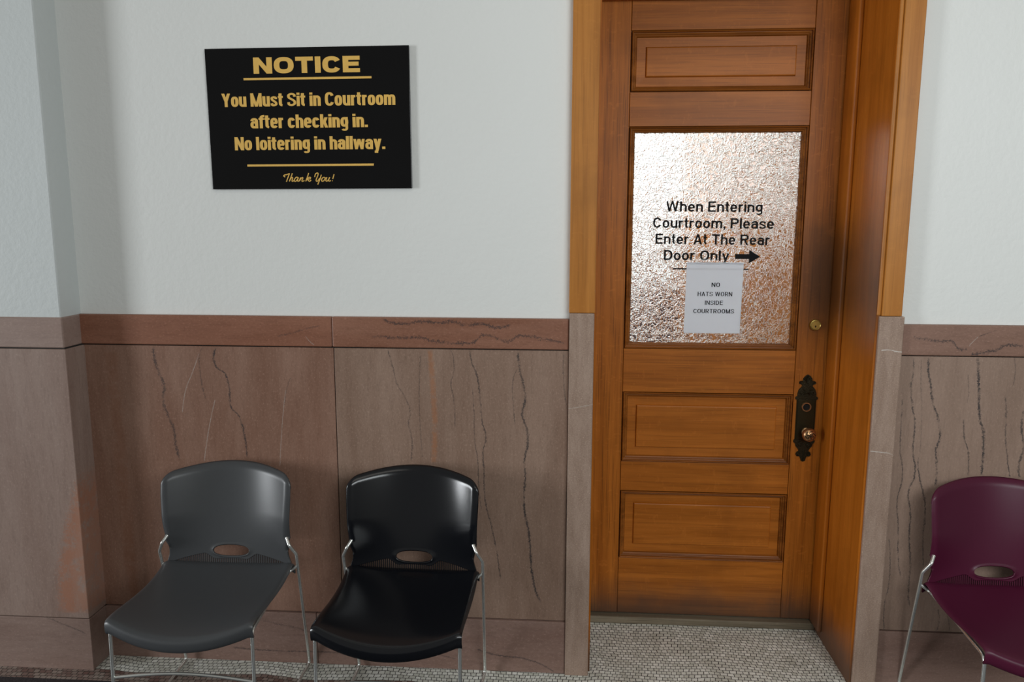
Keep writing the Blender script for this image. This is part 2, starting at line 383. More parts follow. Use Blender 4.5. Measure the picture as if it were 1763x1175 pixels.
def add_tube(bm, pts, r, seg=12, cap=True):
    pts = [Vector(p) for p in pts]; rings = []
    t = (pts[1]-pts[0]).normalized(); nrm = t.orthogonal().normalized()
    for i, p in enumerate(pts):
        a = pts[max(i-1, 0)]; b = pts[min(i+1, len(pts)-1)]
        t = (b-a).normalized(); nrm = (nrm - t*nrm.dot(t)).normalized(); bi = t.cross(nrm)
        rings.append([bm.verts.new(p + (nrm*math.cos(2*math.pi*k/seg)+bi*math.sin(2*math.pi*k/seg))*r) for k in range(seg)])
    for A, B in zip(rings, rings[1:]):
        for k in range(seg): bm.faces.new((A[k], A[(k+1) % seg], B[(k+1) % seg], B[k]))
    if cap: bm.faces.new(rings[0][::-1]); bm.faces.new(rings[-1])
def add_lathe(bm, prof, c, seg=40):
    """profile (radius, y) turned about the y axis through c"""
    rings = []
    for r, y in prof:
        if r < 1e-6: rings.append([bm.verts.new((c[0], y, c[2]))])
        else: rings.append([bm.verts.new((c[0]+r*math.cos(2*math.pi*k/seg), y, c[2]+r*math.sin(2*math.pi*k/seg))) for k in range(seg)])
    for A, B in zip(rings, rings[1:]):
        for k in range(seg):
            k2 = (k+1) % seg
            if len(A) == 1 and len(B) == 1: continue
            if len(A) == 1: bm.faces.new((A[0], B[k], B[k2]))
            elif len(B) == 1: bm.faces.new((A[k], B[0], A[k2]))
            else: bm.faces.new((A[k], B[k], B[k2], A[k2]))
def add_frame(bm, x0, x1, z0, z1, prof):
    """mitred rectangular moulding; prof = list of (inset, y)"""
    loops = []
    for i, y in prof:
        loops.append([bm.verts.new(p) for p in ((x0+i, y, z0+i), (x1-i, y, z0+i), (x1-i, y, z1-i), (x0+i, y, z1-i))])
    for A, B in zip(loops, loops[1:]):
        for k in range(4): bm.faces.new((A[k], A[(k+1) % 4], B[(k+1) % 4], B[k]))
    return loops
def add_prism(bm, poly, y0, y1):
    a = [bm.verts.new((x, y0, z)) for x, z in poly]; b = [bm.verts.new((x, y1, z)) for x, z in poly]
    n = len(poly); bm.faces.new(a); bm.faces.new(b[::-1])
    for k in range(n): bm.faces.new((a[k], b[k], b[(k+1) % n], a[(k+1) % n]))

# ------------------------------------------------------------------ the room shell
ZR, ZRB, ZB = 1.314, 1.207, 0.203           # top of rail, foot of rail, top of base
XP = -1.727                                  # pilaster corner
struct(boxo('floor', (-3.4, 3.4, -4.2, 3.2, -0.06, 0.0), 'floor'))

wl = struct(boxo('wall_left', (-3.0, 0.022, 0.0, 0.42, 0.0, 3.3), 'plaster'))
boxo('stone_panel', (-1.80, -0.8045, -0.012, 0.02, ZB+0.001, ZRB-0.004), 'stone_left', wl, 0.0012)
boxo('stone_panel', (-0.8015, 0.0215, -0.012, 0.02, ZB+0.001, ZRB-0.004), 'stone_mid', wl, 0.0012)
boxo('rail', (-1.80, -0.8072, -0.018, 0.02, ZRB, ZR), 'rail_left', wl, 0.004)
boxo('rail', (-0.8055, 0.0215, -0.018, 0.02, ZRB, ZR), 'rail_mid', wl, 0.004)
boxo('mortar_joint', (-1.72, 0.0205, -0.003, 0.01, 0.0, ZR-0.006), 'gap', wl)
bl = struct(boxo('baseboard_left', (-1.80, -0.9015, -0.021, 0.02, 0.0, ZB-0.0015), 'stone_base', None, 0.0015))
boxo('base_block', (-0.8995, 0.0215, -0.021, 0.02, 0.0, ZB-0.0015), 'stone_base', bl, 0.0015)

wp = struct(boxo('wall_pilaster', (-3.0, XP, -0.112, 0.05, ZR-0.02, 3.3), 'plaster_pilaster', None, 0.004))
boxo('stone_panel', (-3.0, -1.716, -0.119, 0.02, ZB+0.001, ZRB-0.004), 'stone_pil', wp, 0.002)
boxo('rail', (-3.0, -1.721, -0.116, 0.02, ZRB, ZR), 'stone_rail_pil', wp, 0.004)
struct(boxo('baseboard_pilaster', (-3.0, -1.714, -0.120, 0.02, 0.0, ZB-0.0015), 'stone_base_pil', None, 0.0015))

wr = struct(boxo('wall_right', (1.118, 3.4, 0.0, 0.42, 0.0, 3.3), 'plaster'))
boxo('stone_panel', (1.129, 3.4, -0.012, 0.02, ZB+0.0115, ZRB-0.0065), 'stone_right', wr, 0.0012)
boxo('rail', (1.129, 3.4, -0.018, 0.02, ZRB-0.003, ZR-0.006), 'rail_right', wr, 0.004)
boxo('mortar_joint', (1.12, 3.4, -0.003, 0.01, 0.0, ZR-0.012), 'gap', wr)
boxo('mortar_joint', (-3.0, -1.722, -0.112, 0.01, 0.0, ZR-0.012), 'gap', wp)
struct(boxo('baseboard_right', (1.129, 3.4, -0.018, 0.02, 0.0, ZB+0.0085), 'stone_base', None, 0.0015))
struct(boxo('wall_overdoor', (0.022, 1.118, 0.0, 0.42, 2.56, 3.3), 'plaster'))

# door surround: honey wood above, marble blocks below
ZC = 1.336
struct(boxo('trim_1', (0.021, 0.109, -0.028, 0.03, ZC+0.001, 2.66), 'casing', None, 0.002))
struct(boxo('trim_2', (0.0225, 0.107, -0.031, 0.06, 0.0, ZC), 'stone_case', None, 0.003))
tr = bmesh.new()
add_box(tr, 1.053, 1.118, -0.030, 0.03, ZC+0.001, 2.66, 0.002)
add_box(tr, 1.040, 1.0535, -0.024, 0.03, ZC+0.001, 2.66, 0.005, 3)
struct(mk('trim_3', tr, 'casing'))
struct(boxo('trim_4', (1.047, 1.128, -0.031, 0.06, 0.0, ZC), 'stone_case', None, 0.004))
struct(boxo('trim_5', (0.021, 1.118, -0.028, 0.03, 2.56, 2.66), 'casing', None, 0.002))
# jambs, head and stops
struct(boxo('trim_6', (0.06, 0.114, 0.0, 0.44, 0.0, 2.54), 'jamb', None, 0.001))
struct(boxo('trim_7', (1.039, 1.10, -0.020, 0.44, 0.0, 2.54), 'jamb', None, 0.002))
struct(boxo('trim_8', (0.114, 1.039, 0.0, 0.44, 2.48, 2.56), 'jamb', None, 0.001))
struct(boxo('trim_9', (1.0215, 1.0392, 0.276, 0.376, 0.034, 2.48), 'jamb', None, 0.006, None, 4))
struct(boxo('trim_10', (0.114, 1.0215, 0.276, 0.379, 2.447, 2.481), 'jamb', None, 0.005))
struct(boxo('trim_11', (0.114, 1.039, 0.352, 0.47, 0.0, 0.030), 'threshold', None, 0.005))

# ------------------------------------------------------------------ the courtroom seen through the door glass
wc = struct(boxo('wall_courtroom', (-1.6, 2.8, 2.6, 2.7, 0.0, 3.3), 'plaster'))
boxo('bench_block', (-1.6, 0.80, 2.45, 2.6, 0.0, 1.20), 'dark_wood', wc, 0.004)  # block standing in for the dark bench beyond the glass
struct(boxo('wall_courtroom_west', (-1.7, -1.6, 0.44, 2.7, 0.0, 3.3), 'plaster'))
struct(boxo('wall_courtroom_east', (2.8, 2.9, 0.44, 2.7, 0.0, 3.3), 'plaster'))
struct(boxo('ceiling', (-1.7, 2.9, 0.43, 2.7, 3.3, 3.4), 'plaster'))
pan = struct(boxo('wall_courtroom_panelling', (0.74, 2.3, 2.2, 2.3, 0.0, 2.20), 'oak_courtroom', None, 0.004))
boxo('panel_frame', (0.9, 1.9, 2.185, 2.2, 0.25, 1.2), 'oak_courtroom', pan, 0.006)
boxo('panel_frame', (0.9, 1.9, 2.185, 2.2, 1.35, 2.1), 'oak_courtroom', pan, 0.006)

# ------------------------------------------------------------------ the door
DY = 0.381; DB = DY+0.042
door = struct(empty('door_1', (0.57, DY, 0.03)))
DO = Vector((0.57, DY, 0.03))
def dpart(name, bm, mat, parent=None, smooth=False):
    # door meshes keep world coordinates as texture space: the child is shifted back by its parent's place
    o = mk(name, bm, mat, None, smooth)
    o.parent = parent or door
    if parent is None: o.location = -DO
    return o
def dbox(name, dims, mat, parent=None, bev=0.0):
    bm = bmesh.new(); add_box(bm, *dims, bev=bev); return dpart(name, bm, mat, parent)
XL, XR = 0.2415, 0.9055
dbox('stile', (0.1165, XL-0.0018, DY, DB, 0.035, 2.466), 'oak_v', None, 0.0015)
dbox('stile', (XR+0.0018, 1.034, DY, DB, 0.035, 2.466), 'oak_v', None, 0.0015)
for z0, z1 in ((0.036, 0.277), (0.566, 0.689), (0.976, 1.150), (2.000, 2.124), (2.345, 2.466)):
    bm = bmesh.new(); add_box(bm, XL, XR, DY+0.0004, DB, z0, z1, 0.001)
    add_box(bm, XL-0.006, XR+0.006, DY+0.010, DB-0.006, z0+0.001, z1-0.001)
    dpart('rail', bm, 'oak_h')
MP = [(-0.006, DY+0.014), (0.0026, DY+0.014), (0.0026, DY-0.004), (0.0048, DY-0.0062), (0.0075, DY-0.004), (0.0082, DY+0.0055), (0.0105, DY+0.0062),
      (0.0130, DY+0.0050), (0.0150, DY+0.0062), (0.0156, DY+0.0105), (0.0190, DY+0.0120), (0.0215, DY+0.0165), (0.0240, DY+0.0220)]
for z0, z1 in ((0.277, 0.566), (0.689, 0.976), (2.124, 2.345)):
    bm = bmesh.new()
    P = DY+0.0185; iz = 0.032
    L = add_frame(bm, XL+0.02, XR-0.02, z0+0.02, z1-0.02, [(-0.026, P+0.012), (-0.026, P), (0.0355, P+0.0012), (0.0385, P-0.0065), (0.041, P-0.0075)])
    bm.faces.new(L[-1]); bm.faces.new(L[0][::-1])
    dpart('panel', bm, 'oak_panel')
    bm = bmesh.new(); add_frame(bm, XL, XR, z0, z1, MP)
    dpart('panel_molding', bm, 'oak_mould')
bm = bmesh.new(); add_frame(bm, XL, XR, 1.150, 2.000, MP)
dpart('glazing_molding', bm, 'oak_mould')
GY = DY+0.0175
gp = dbox('glass_pane', (XL+0.012, XR-0.012, GY, GY+0.006, 1.162, 1.988), 'glass')
gp.data.materials.append(MAT['smooth_glass'])
for f in gp.data.polygons:
    if f.normal.y > 0.5: f.material_index = 1

# ------------------------------------------------------------------ lettering drawn with a broad pen
def arc(x0, z0, x1, z1, a0, a1, n=2.3, k=22):
    cx, cz, a, b = (x0+x1)/2, (z0+z1)/2, (x1-x0)/2, (z1-z0)/2
    out = []
    for i in range(k+1):
        t = math.radians(a0+(a1-a0)*i/k); c, s = math.cos(t), math.sin(t)
        out.append((cx+a*math.copysign(abs(c)**(2/n), c), cz+b*math.copysign(abs(s)**(2/n), s)))
    return out
def spline(p, k=8):
    q = [p[0]]+list(p)+[p[-1]]; out = []
    for i in range(1, len(q)-2):
        for j in range(k):
            t = j/k
            out.append(tuple(0.5*((2*q[i][d]) + (-q[i-1][d]+q[i+1][d])*t + (2*q[i-1][d]-5*q[i][d]+4*q[i+1][d]-q[i+2][d])*t*t
                       + (-q[i-1][d]+3*q[i][d]-3*q[i+1][d]+q[i+2][d])*t**3) for d in (0, 1)))
    out.append(p[-1]); return out
class Pen:
    def __init__(s, w, h, wide, xh, n): s.w, s.h, s.wide, s.xh, s.n = w, h, wide, xh, n
    def glyph(s, ch):
        """returns (advance width, strokes); a stroke is ('p', points, closed) or ('d', quad)"""
        w, h, xh, n = s.w, s.h, s.xh, s.n; a, b = w/2, h/2
        lw = s.wide; cw = s.wide*1.22; S = []
        line = lambda *p: S.append(('p', list(p), False))
        def dg(x0, z0, x1, z1, ww=w): S.append(('d', [(x0, z0), (x0+ww, z0), (x1+ww, z1), (x1, z1)], True))
        def stem(x, z0, z1): dg(x-a, z0, x-a, z1)
        def bar(x0, x1, z, t=h): S.append(('d', [(x0, z-t/2), (x1, z-t/2), (x1, z+t/2), (x0, z+t/2)], True))
        def bowl(x0, z0, x1, z1): S.append(('p', arc(x0+a, z0+b, x1-a, z1-b, 0, 360, n, 44)[:-1], True))
        def arch(x0, x1, z1, zlow):
            top = arc(x0+a, 2*zlow-(z1-b), x1-a, z1-b, 180, 0, n, 24)
            S.append(('p', top+[(x1-a, 0)], False))
        def ess(W, H):
            q = [(W-a, H*0.70), (W-a*1.15, H*0.84), (W*0.5, H-b), (a*1.05, H*0.82), (a*1.25, H*0.635), (W*0.5, H*0.52), (W-a*1.1, H*0.37),
                 (W-a, H*0.19), (W*0.5, b), (a*1.15, H*0.14), (a*0.9, H*0.30)]
            S.append(('p', spline(q, 7), False, 0.86))
        W = lw
        if ch == 'o': bowl(0, 0, W, xh)
        elif ch == 'O': W = cw*1.08; bowl(0, 0, W, 1)
        elif ch == 'C':
            W = cw; S.append(('p', arc(a, b, W-a, 1-b, 28, 332, n, 44), False))
        elif ch == 'c': W = lw*0.96; S.append(('p', arc(a, b, W-a, xh-b, 28, 332, n, 40), False))
        elif ch == 'e':
            m = xh*0.50; S.append(('p', [(W-a*0.9, m)]+arc(a, b, W-a, xh-b, 5, 325, n, 44), False)); bar(a, W-a*0.4, m, h*0.8)
        elif ch == 'a':
            S.append(('p', [(a*1.0, xh*0.70)]+arc(a, xh*0.42, W-a, xh-b, 160, 0, n, 18)+[(W-a, 0)], False))
            S.append(('p', arc(a*0.95, b, W-a, xh*0.58, 0, 360, n, 36)[:-1], True))
        elif ch == 'u':
            S.append(('p', [(a, xh)]+arc(a, b, W-a, 2*xh*0.42-b, 180, 360, n, 24), False)); stem(W-a, 0, xh)
        elif ch == 'n': stem(a, 0, xh); arch(0, W, xh, xh*0.60)
        elif ch == 'h': stem(a, 0, 1); arch(0, W, xh, xh*0.60)
        elif ch == 'm':
            q = (lw-w)*0.92+w; stem(a, 0, xh); arch(0, q, xh, xh*0.62); arch(q-w, 2*q-w, xh, xh*0.62); W = 2*q-w
        elif ch == 'r':
            W = lw*0.66; stem(a, 0, xh); S.append(('p', arc(a, xh*0.40, 2*W-a, xh-b, 180, 92, n, 14), False))
        elif ch == 't':
            W = max(lw*0.56, w*1.65); x = W*0.46; S.append(('p', [(x, 0.96), (x, b+0.16)]+arc(x, b, 2*W-x-0.02, b+0.3, 180, 262, n, 10), False)); bar(0, W, xh-b*0.85, h*0.85)
        elif ch == 'f':
            W = max(lw*0.60, w*1.7); x = W*0.48; S.append(('p', [(x, 0), (x, 0.70)]+arc(x, 0.50, 2*W-x+0.06, 1-b, 178, 88, n, 12), False)); bar(0, W, xh-b*0.85, h*0.85)
        elif ch == 's': W = lw*0.94; ess(W, xh)
        elif ch == 'S': W = cw*0.98; ess(W, 1)
        elif ch == 'i': W = w; stem(a, 0, xh); stem(a, 1-h*0.95, 1)
        elif ch in 'lI': W = w; stem(a, 0, 1)
        elif ch == 'k':
            stem(a, 0, 1); dg(a*1.2, xh*0.36, W-w*1.05, xh, w*1.0); dg(W-w*0.95, 0, a*1.6, xh*0.58, w*1.0)
        elif ch == 'g':
            bowl(0, 0.05, W, xh)
            S.append(('p', [(W-a, xh), (W-a, 0.0)]+arc(a*1.1, -0.27+b, W-a, 0.13, -4, -150, n, 20), False, 0.8))
        elif ch == 'y':
            W = lw*1.04; dg(W/2-a, 0, 0, xh); dg(W/2-a*1.3-0.03, -0.16, W-w, xh); bar(W*0.12, W/2+a*0.3, -0.20, h)
        elif ch == 'w': W = lw*1.5; q = w*0.9; dg(W*.25-q/2, 0, 0, xh, q); dg(W*.25-q/2, 0, W*.5-q/2, xh, q); dg(W*.75-q/2, 0, W*.5-q/2, xh, q); dg(W*.75-q/2, 0, W-q, xh, q)
        elif ch == 'W': W = cw*1.5; q = w*0.9; dg(W*.26-q/2, 0, 0, 1, q); dg(W*.26-q/2, 0, W*.5-q/2, 1, q); dg(W*.74-q/2, 0, W*.5-q/2, 1, q); dg(W*.74-q/2, 0, W-q, 1, q)
        elif ch == 'N': W = cw*1.02; stem(a, 0, 1); stem(W-a, 0, 1); dg(W-w*1.02, 0, 0, 1, w*1.02)
        elif ch == 'M': W = cw*1.26; stem(a, 0, 1); stem(W-a, 0, 1); q = w*0.92; dg(W/2-q/2, 0, 0, 1, q); dg(W/2-q/2, 0, W-q, 1, q)
        elif ch == 'Y': W = cw*0.98; dg(W/2-a, 0.40, 0, 1); dg(W/2-a, 0.40, W-w, 1); stem(W/2, 0, 0.42)
        elif ch == 'T': W = cw*0.96; stem(W/2, 0, 1); bar(0, W, 1-b)
        elif ch == 'E': W = cw*0.92; stem(a, 0, 1); bar(0, W, 1-b); bar(0, W, b); bar(0, W*0.93, 0.52)
        elif ch == 'H': W = cw*1.02; stem(a, 0, 1); stem(W-a, 0, 1); bar(a, W-a, 0.53)
        elif ch == 'A': W = cw*1.06; dg(0, 0, W/2-a, 1); dg(W-w, 0, W/2-a, 1); bar(W*0.2, W*0.8, 0.28, h*0.9)
        elif ch == 'P':
            W = cw*0.95; stem(a, 0, 1); S.append(('p', [(a, 1-b)]+arc(W-2*0.27+a*0+0.0, 0.42+b, W-a, 1-b, 90, -90, n, 20)+[(a, 0.42+b)], False))
        elif ch == 'R':
            W = cw*1.0; stem(a, 0, 1); S.append(('p', [(a, 1-b)]+arc(W-2*0.27, 0.43+b, W-a, 1-b, 90, -90, n, 20)+[(a, 0.43+b)], False)); dg(W-w*1.05, 0, W*0.55-a, 0.47)
        elif ch == 'D':
            W = cw*1.02; stem(a, 0, 1); S.append(('p', [(a, 1-b)]+arc(W-2*0.40, b, W-a, 1-b, 90, -90, n, 26)+[(a, b)], False))
        elif ch == 'U':
            W = cw*1.0; S.append(('p', [(a, 1)]+arc(a, b, W-a, 0.72, 180, 360, n, 26)+[(W-a, 1)], False))
        elif ch == '.': W = w; stem(a, 0, h*1.1)
        elif ch == ',': W = w; stem(a, 0, h*1.1); dg(0, -0.17, w*0.45, 0, w*0.5)
        elif ch == ' ': W = lw*0.40
        return W, S
def ribbon(pts, closed, w, h):
    n = len(pts); L, R = [], []
    for i in range(n):
        p = pts[i]
        pa = pts[i-1] if (closed or i > 0) else None
        pb = pts[(i+1) % n] if (closed or i < n-1) else None
        def nr(u, v):
            dx, dz = v[0]-u[0], v[1]-u[1]; l = math.hypot(dx, dz) or 1e-9; return (-dz/l, dx/l)
        if pa is None: m = nr(p, pb)
        elif pb is None: m = nr(pa, p)
        else:
            a, b = nr(pa, p), nr(p, pb); m = (a[0]+b[0], a[1]+b[1]); l = math.hypot(*m) or 1e-9
            m = (m[0]/l, m[1]/l); k = min(1.5, 1/max(0.3, m[0]*a[0]+m[1]*a[1])); m = (m[0]*k, m[1]*k)
        L.append((p[0]+m[0]*w/2, p[1]+m[1]*h/2)); R.append((p[0]-m[0]*w/2, p[1]-m[1]*h/2))
    return L, R
def text_layout(s, pen, track):
    x = 0; out = []
    for ch in s:
        W, S = pen.glyph(ch)
        for kind, pts, cl, *wk in S:
            q = [(px+x, pz) for px, pz in pts]
            if kind == 'd': out.append([q])
            else:
                k = wk[0] if wk else 1.0; L, R = ribbon(q, cl, pen.w*k, pen.h*k)
                m = len(q) if cl else len(q)-1
                out.append([[L[i], L[(i+1) % len(q)], R[(i+1) % len(q)], R[i]] for i in range(m)])
        x += W+track
    return x-track, out
def put_text(bm, s, pen, track, x0, x1, z, H, y, th=0.0006, slope=0.0, shear=0.0):
    tot, strokes = text_layout(s, pen, track)
    k = (x1-x0)/tot
    f = lambda p: (x0+p[0]*k+shear*p[1]*H, z+p[1]*H+slope*p[0]*k)
    for j, st in enumerate(strokes):
        yy = y-0.00002*(j % 5)
        for quad in st:
            q = [f(p) for p in quad]
            bm.faces.new([bm.verts.new((px, yy, pz)) for px, pz in q])
def face_down(bm):      # all lettering faces look towards the hall
    for f in bm.faces:
        f.normal_update()
        if f.normal.y > 0: f.normal_flip()
def mk_text(name, bm, mat, parent, origin=None, loc=None):
    if origin is not None: bmesh.ops.translate(bm, verts=bm.verts, vec=-Vector(origin))
    face_down(bm)
    r = bmesh.ops.extrude_face_region(bm, geom=list(bm.faces))
    bmesh.ops.translate(bm, verts=[v for v in r['geom'] if isinstance(v, bmesh.types.BMVert)], vec=(0, -0.0004, 0))
    me = bpy.data.meshes.new(name); bm.to_mesh(me); bm.free(); me.materials.append(MAT[mat])
    o = bpy.data.objects.new(name, me); COL.objects.link(o); o.parent = parent
    return o

HELV = Pen(0.190, 0.160, 0.66, 0.74, 2.2)
bm = bmesh.new(); LY = GY-0.0006
put_text(bm, 'When Entering', HELV, 0.115, 0.391, 0.755, 1.6835, 0.0395, LY, 0.0006, -0.008)
put_text(bm, 'Courtroom, Please', HELV, 0.115, 0.343, 0.801, 1.6215, 0.0395, LY, 0.0006, -0.008)
put_text(bm, 'Enter At The Rear', HELV, 0.115, 0.354, 0.788, 1.5595, 0.0395, LY, 0.0006, -0.008)
put_text(bm, 'Door Only', HELV, 0.115, 0.388, 0.638, 1.4975, 0.0390, LY, 0.0006, -0.008)
def flat(bm, poly, y): bm.faces.new([bm.verts.new((x, y, z)) for x, z in poly])
flat(bm, [(0.660, 1.503), (0.713, 1.503), (0.713, 1.486), (0.755, 1.512), (0.713, 1.538), (0.713, 1.522), (0.660, 1.522)], LY)
flat(bm, [(0.425, 1.4615), (0.713, 1.4605), (0.713, 1.4655), (0.425, 1.4665)], LY)
mk_text('lettering', bm, 'vinyl', gp)

# lock furniture
EX = 0.957
def mirror_poly(half): return [(EX+x, z) for x, z in half]+[(EX-x, z) for x, z in half[::-1] if x > 0]
out = [(0.0, 0.704), (0.008, 0.708), (0.011, 0.720), (0.016, 0.727), (0.025, 0.726), (0.030, 0.734), (0.026, 0.744), (0.019, 0.748), (0.022, 0.756), (0.032, 0.768), (0.034, 0.778),
       (0.041, 0.784), (0.041, 0.792), (0.037, 0.796), (0.037, 0.955), (0.043, 0.958), (0.043, 0.966), (0.036, 0.970), (0.036, 0.982), (0.032, 0.996), (0.024, 1.006), (0.019, 1.012),
       (0.024, 1.017), (0.031, 1.019), (0.032, 1.027), (0.026, 1.031), (0.019, 1.030), (0.017, 1.041), (0.010, 1.051), (0.0, 1.057)]
bm = bmesh.new(); add_prism(bm, mirror_poly(out), DY-0.0035, DY+0.001)
esc = dpart('lock_plate', bm, 'bronze')
bm = bmesh.new(); add_box(bm, EX-0.033, EX+0.033, DY-0.0050, DY-0.002, 0.795, 0.954, 0.0012)
for p in ((EX-0.0352, EX-0.0338), (EX+0.0338, EX+0.0352)): add_box(bm, p[0], p[1], DY-0.0054, DY-0.003, 0.795, 0.954)
add_box(bm, EX-0.036, EX+0.036, DY-0.0056, DY-0.003, 0.9535, 0.9555)
dpart('plate_face', bm, 'bronze_plain', esc)
bm = bmesh.new()      # scroll relief, top and foot
def coil(cx, cz, r0, turns, sgn, ph):
    pts = []
    for i in range(28):
        t = i/27; a = ph+sgn*turns*2*math.pi*t; r = r0*(1-0.8*t)
        pts.append((cx+r*math.cos(a), DY-0.0042, cz+r*math.sin(a)))
    add_tube(bm, pts, 0.0019, 6)
for s in (-1, 1):
    coil(EX+s*0.018, 0.984, 0.013, 1.4, s, math.pi/2)
    coil(EX+s*0.025, 1.0245, 0.006, 1.2, -s, 0)
    coil(EX+s*0.0185, 0.735, 0.008, 1.3, s, -math.pi/2)
    coil(EX+s*0.016, 0.772, 0.012, 1.3, -s, math.pi/2)
    for a in (0.25, 0.6, 1.0):
        add_tube(bm, [(EX, DY-0.0042, 1.022), (EX+s*0.018*math.sin(a), DY-0.0048, 1.022+0.026*math.cos(a*0.8))], 0.0018, 6)
add_tube(bm, [(EX, DY-0.0042, 1.018), (EX, DY-0.005, 1.053)], 0.0022, 6)
add_tube(bm, [(EX, DY-0.0042, 0.75), (EX, DY-0.005, 0.709)], 0.0022, 6)
add_tube(bm, [(EX-0.012, DY-0.0045, 0.978), (EX, DY-0.006, 0.984), (EX+0.012, DY-0.0045, 0.978)], 0.0025, 6)
dpart('relief_scroll', bm, 'bronze', esc, True)
bm = bmesh.new(); kc = (EX+0.0, 0, 0.9275)
add_lathe(bm, [(0.0125, DY-0.0045), (0.0185, DY-0.0045), (0.0190, DY-0.008), (0.0172, DY-0.0105), (0.0145, DY-0.0105), (0.0128, DY-0.008), (0.0125, DY-0.0045)], kc)
dpart('cylinder_ring', bm, 'copper', esc, True)
bm = bmesh.new(); add_lathe(bm, [(0, DY-0.0054), (0.0128, DY-0.0054), (0.0128, DY-0.004)], kc)
dpart('cylinder_hole', bm, 'hole', esc)
bm = bmesh.new(); kc = (EX+0.004, 0, 0.826)
add_lathe(bm, [(0.0175, DY-0.004), (0.0175, DY-0.010), (0.011, DY-0.014), (0.0095, DY-0.026), (0.014, DY-0.032), (0.0225, DY-0.037), (0.0265, DY-0.043),
               (0.0270, DY-0.048), (0.0255, DY-0.0535), (0.0215, DY-0.0585), (0.0150, DY-0.0625), (0.008, DY-0.0645), (0, DY-0.065)], kc, 48)
knob = dpart('knob', bm, 'copper', None, True)
bm = bmesh.new()
for q in range(6):
    a = q*math.pi/3; pts = []
    for i in range(14):
        t = i/13; r = 0.004+0.015*t; b = a+0.9*math.sin(t*math.pi)
        y = DY-0.0655+0.0075*(r/0.0215)**2.2
        pts.append((kc[0]+r*math.cos(b), y, kc[2]+r*math.sin(b)))
    add_tube(bm, pts, 0.0016, 6)
add_lathe(bm, [(0.0030, DY-0.0645), (0.0030, DY-0.067), (0, DY-0.0675)], kc, 12)
dpart('knob_relief', bm, 'bronze', knob, True)
bm = bmesh.new(); dc = (0.971, 0, 1.252)
add_lathe(bm, [(0.0225, DY+0.001), (0.0225, DY-0.004), (0.0205, DY-0.0115), (0.0180, DY-0.0125), (0.0165, DY-0.0115), (0.0160, DY-0.0105), (0, DY-0.0105)], dc, 48)
db = dpart('deadbolt', bm, 'brass', None, True)
bm = bmesh.new(); add_box(bm, dc[0]-0.0011, dc[0]+0.0011, DY-0.0113, DY-0.010, dc[2]-0.011, dc[2]-0.002)
add_lathe(bm, [(0.0028, DY-0.0103), (0.0028, DY-0.0113), (0, DY-0.0113)], (dc[0], 0, dc[2]-0.004), 16)
dpart('keyhole', bm, 'hole', db)
for o in (gp, esc, knob, db):
    for c in o.children: c.location = (0, 0, 0)

# ------------------------------------------------------------------ paper notice taped to the glass
PY = GY-0.0022
PO = Vector((0.584, PY, 1.212))
def bent_sheet(x0, x1, z0, z1, y, amp, nx=10, nz=14, skew=0.0):
    bm = bmesh.new(); G = []
    for j in range(nz+1):
        row = []
        for i in range(nx+1):
            u, v = i/nx, j/nz
            row.append(bm.verts.new((x0+(x1-x0)*u+skew*v, y-amp*abs(math.sin(3.1*u+1.3*v))*math.sin(math.pi*v), z0+(z1-z0)*v)))
        G.append(row)
    for j in range(nz):
        for i in range(nx): bm.faces.new((G[j][i], G[j][i+1], G[j+1][i+1], G[j+1][i]))
    r = bmesh.ops.extrude_face_region(bm, geom=list(bm.faces))
    bmesh.ops.translate(bm, verts=[v for v in r['geom'] if isinstance(v, bmesh.types.BMVert)], vec=(0, 0.0003, 0))
    return bm
pn = tag(empty('paper_notice', PO), 'white printed sheet about hats taped to the door glass', 'notice')
mk('sheet', bent_sheet(0.474, 0.691, 1.212, 1.489, PY, 0.0006, skew=0.003), 'paper', pn, True, PO)
PEN_P = Pen(0.160, 0.120, 0.55, 0.7, 2.2)
bm = bmesh.new(); ty = PY-0.0010
put_text(bm, 'NO', PEN_P, 0.14, 0.575, 0.607, 1.3945, 0.0165, ty)
put_text(bm, 'HATS WORN', PEN_P, 0.14, 0.523, 0.655, 1.3585, 0.0165, ty)
put_text(bm, 'INSIDE', PEN_P, 0.14, 0.552, 0.621, 1.3245, 0.0165, ty)
put_text(bm, 'COURTROOMS', PEN_P, 0.14, 0.509, 0.665, 1.2915, 0.0165, ty)
mk_text('printed_text', bm, 'ink', pn, PO)
for (a, b, c, d, sk) in ((0.472, 0.712, 1.4815, 1.5005, 0.0), (0.478, 0.700, 1.183, 1.2135, 0.0), (0.6885, 0.7015, 1.2135, 1.4815, 0.006)):
    mk('tape', bent_sheet(a, b, c, d, PY-0.0016, 0.0006, 12, 4, sk), 'tape', pn, True, PO)

# ------------------------------------------------------------------ black notice sign on the wall
SO = Vector((-0.861, -0.001, 1.753))
sg = tag(empty('notice_sign', SO), 'black rectangular wall sign with gold lettering about loitering', 'sign')
boxo('board', (-1.2075, -0.5145, -0.012, -0.001, 1.753, 2.2155), 'sign', sg, 0.0012, SO)
SY = -0.0124
COND = Pen(0.235, 0.165, 0.575, 0.77, 2.7)
BLACK = Pen(0.34, 0.245, 0.92, 0.74, 2.5)
bm = bmesh.new()
put_text(bm, 'NOTICE', BLACK, 0.11, -1.042, -0.680, 2.1325, 0.052, SY)
mk_text('lettering', bm, 'gold', sg, SO)
for s, a, b, z, H in (('You Must Sit in Courtroom', -1.158, -0.564, 2.026, 0.0435), ('after checking in.', -1.062, -0.659, 1.955, 0.0435), ('No loitering in hallway.', -1.121, -0.602, 1.883, 0.0435)):
    bm = bmesh.new(); put_text(bm, s, COND, 0.048, a, b, z, H, SY); mk_text('lettering', bm, 'gold', sg, SO)
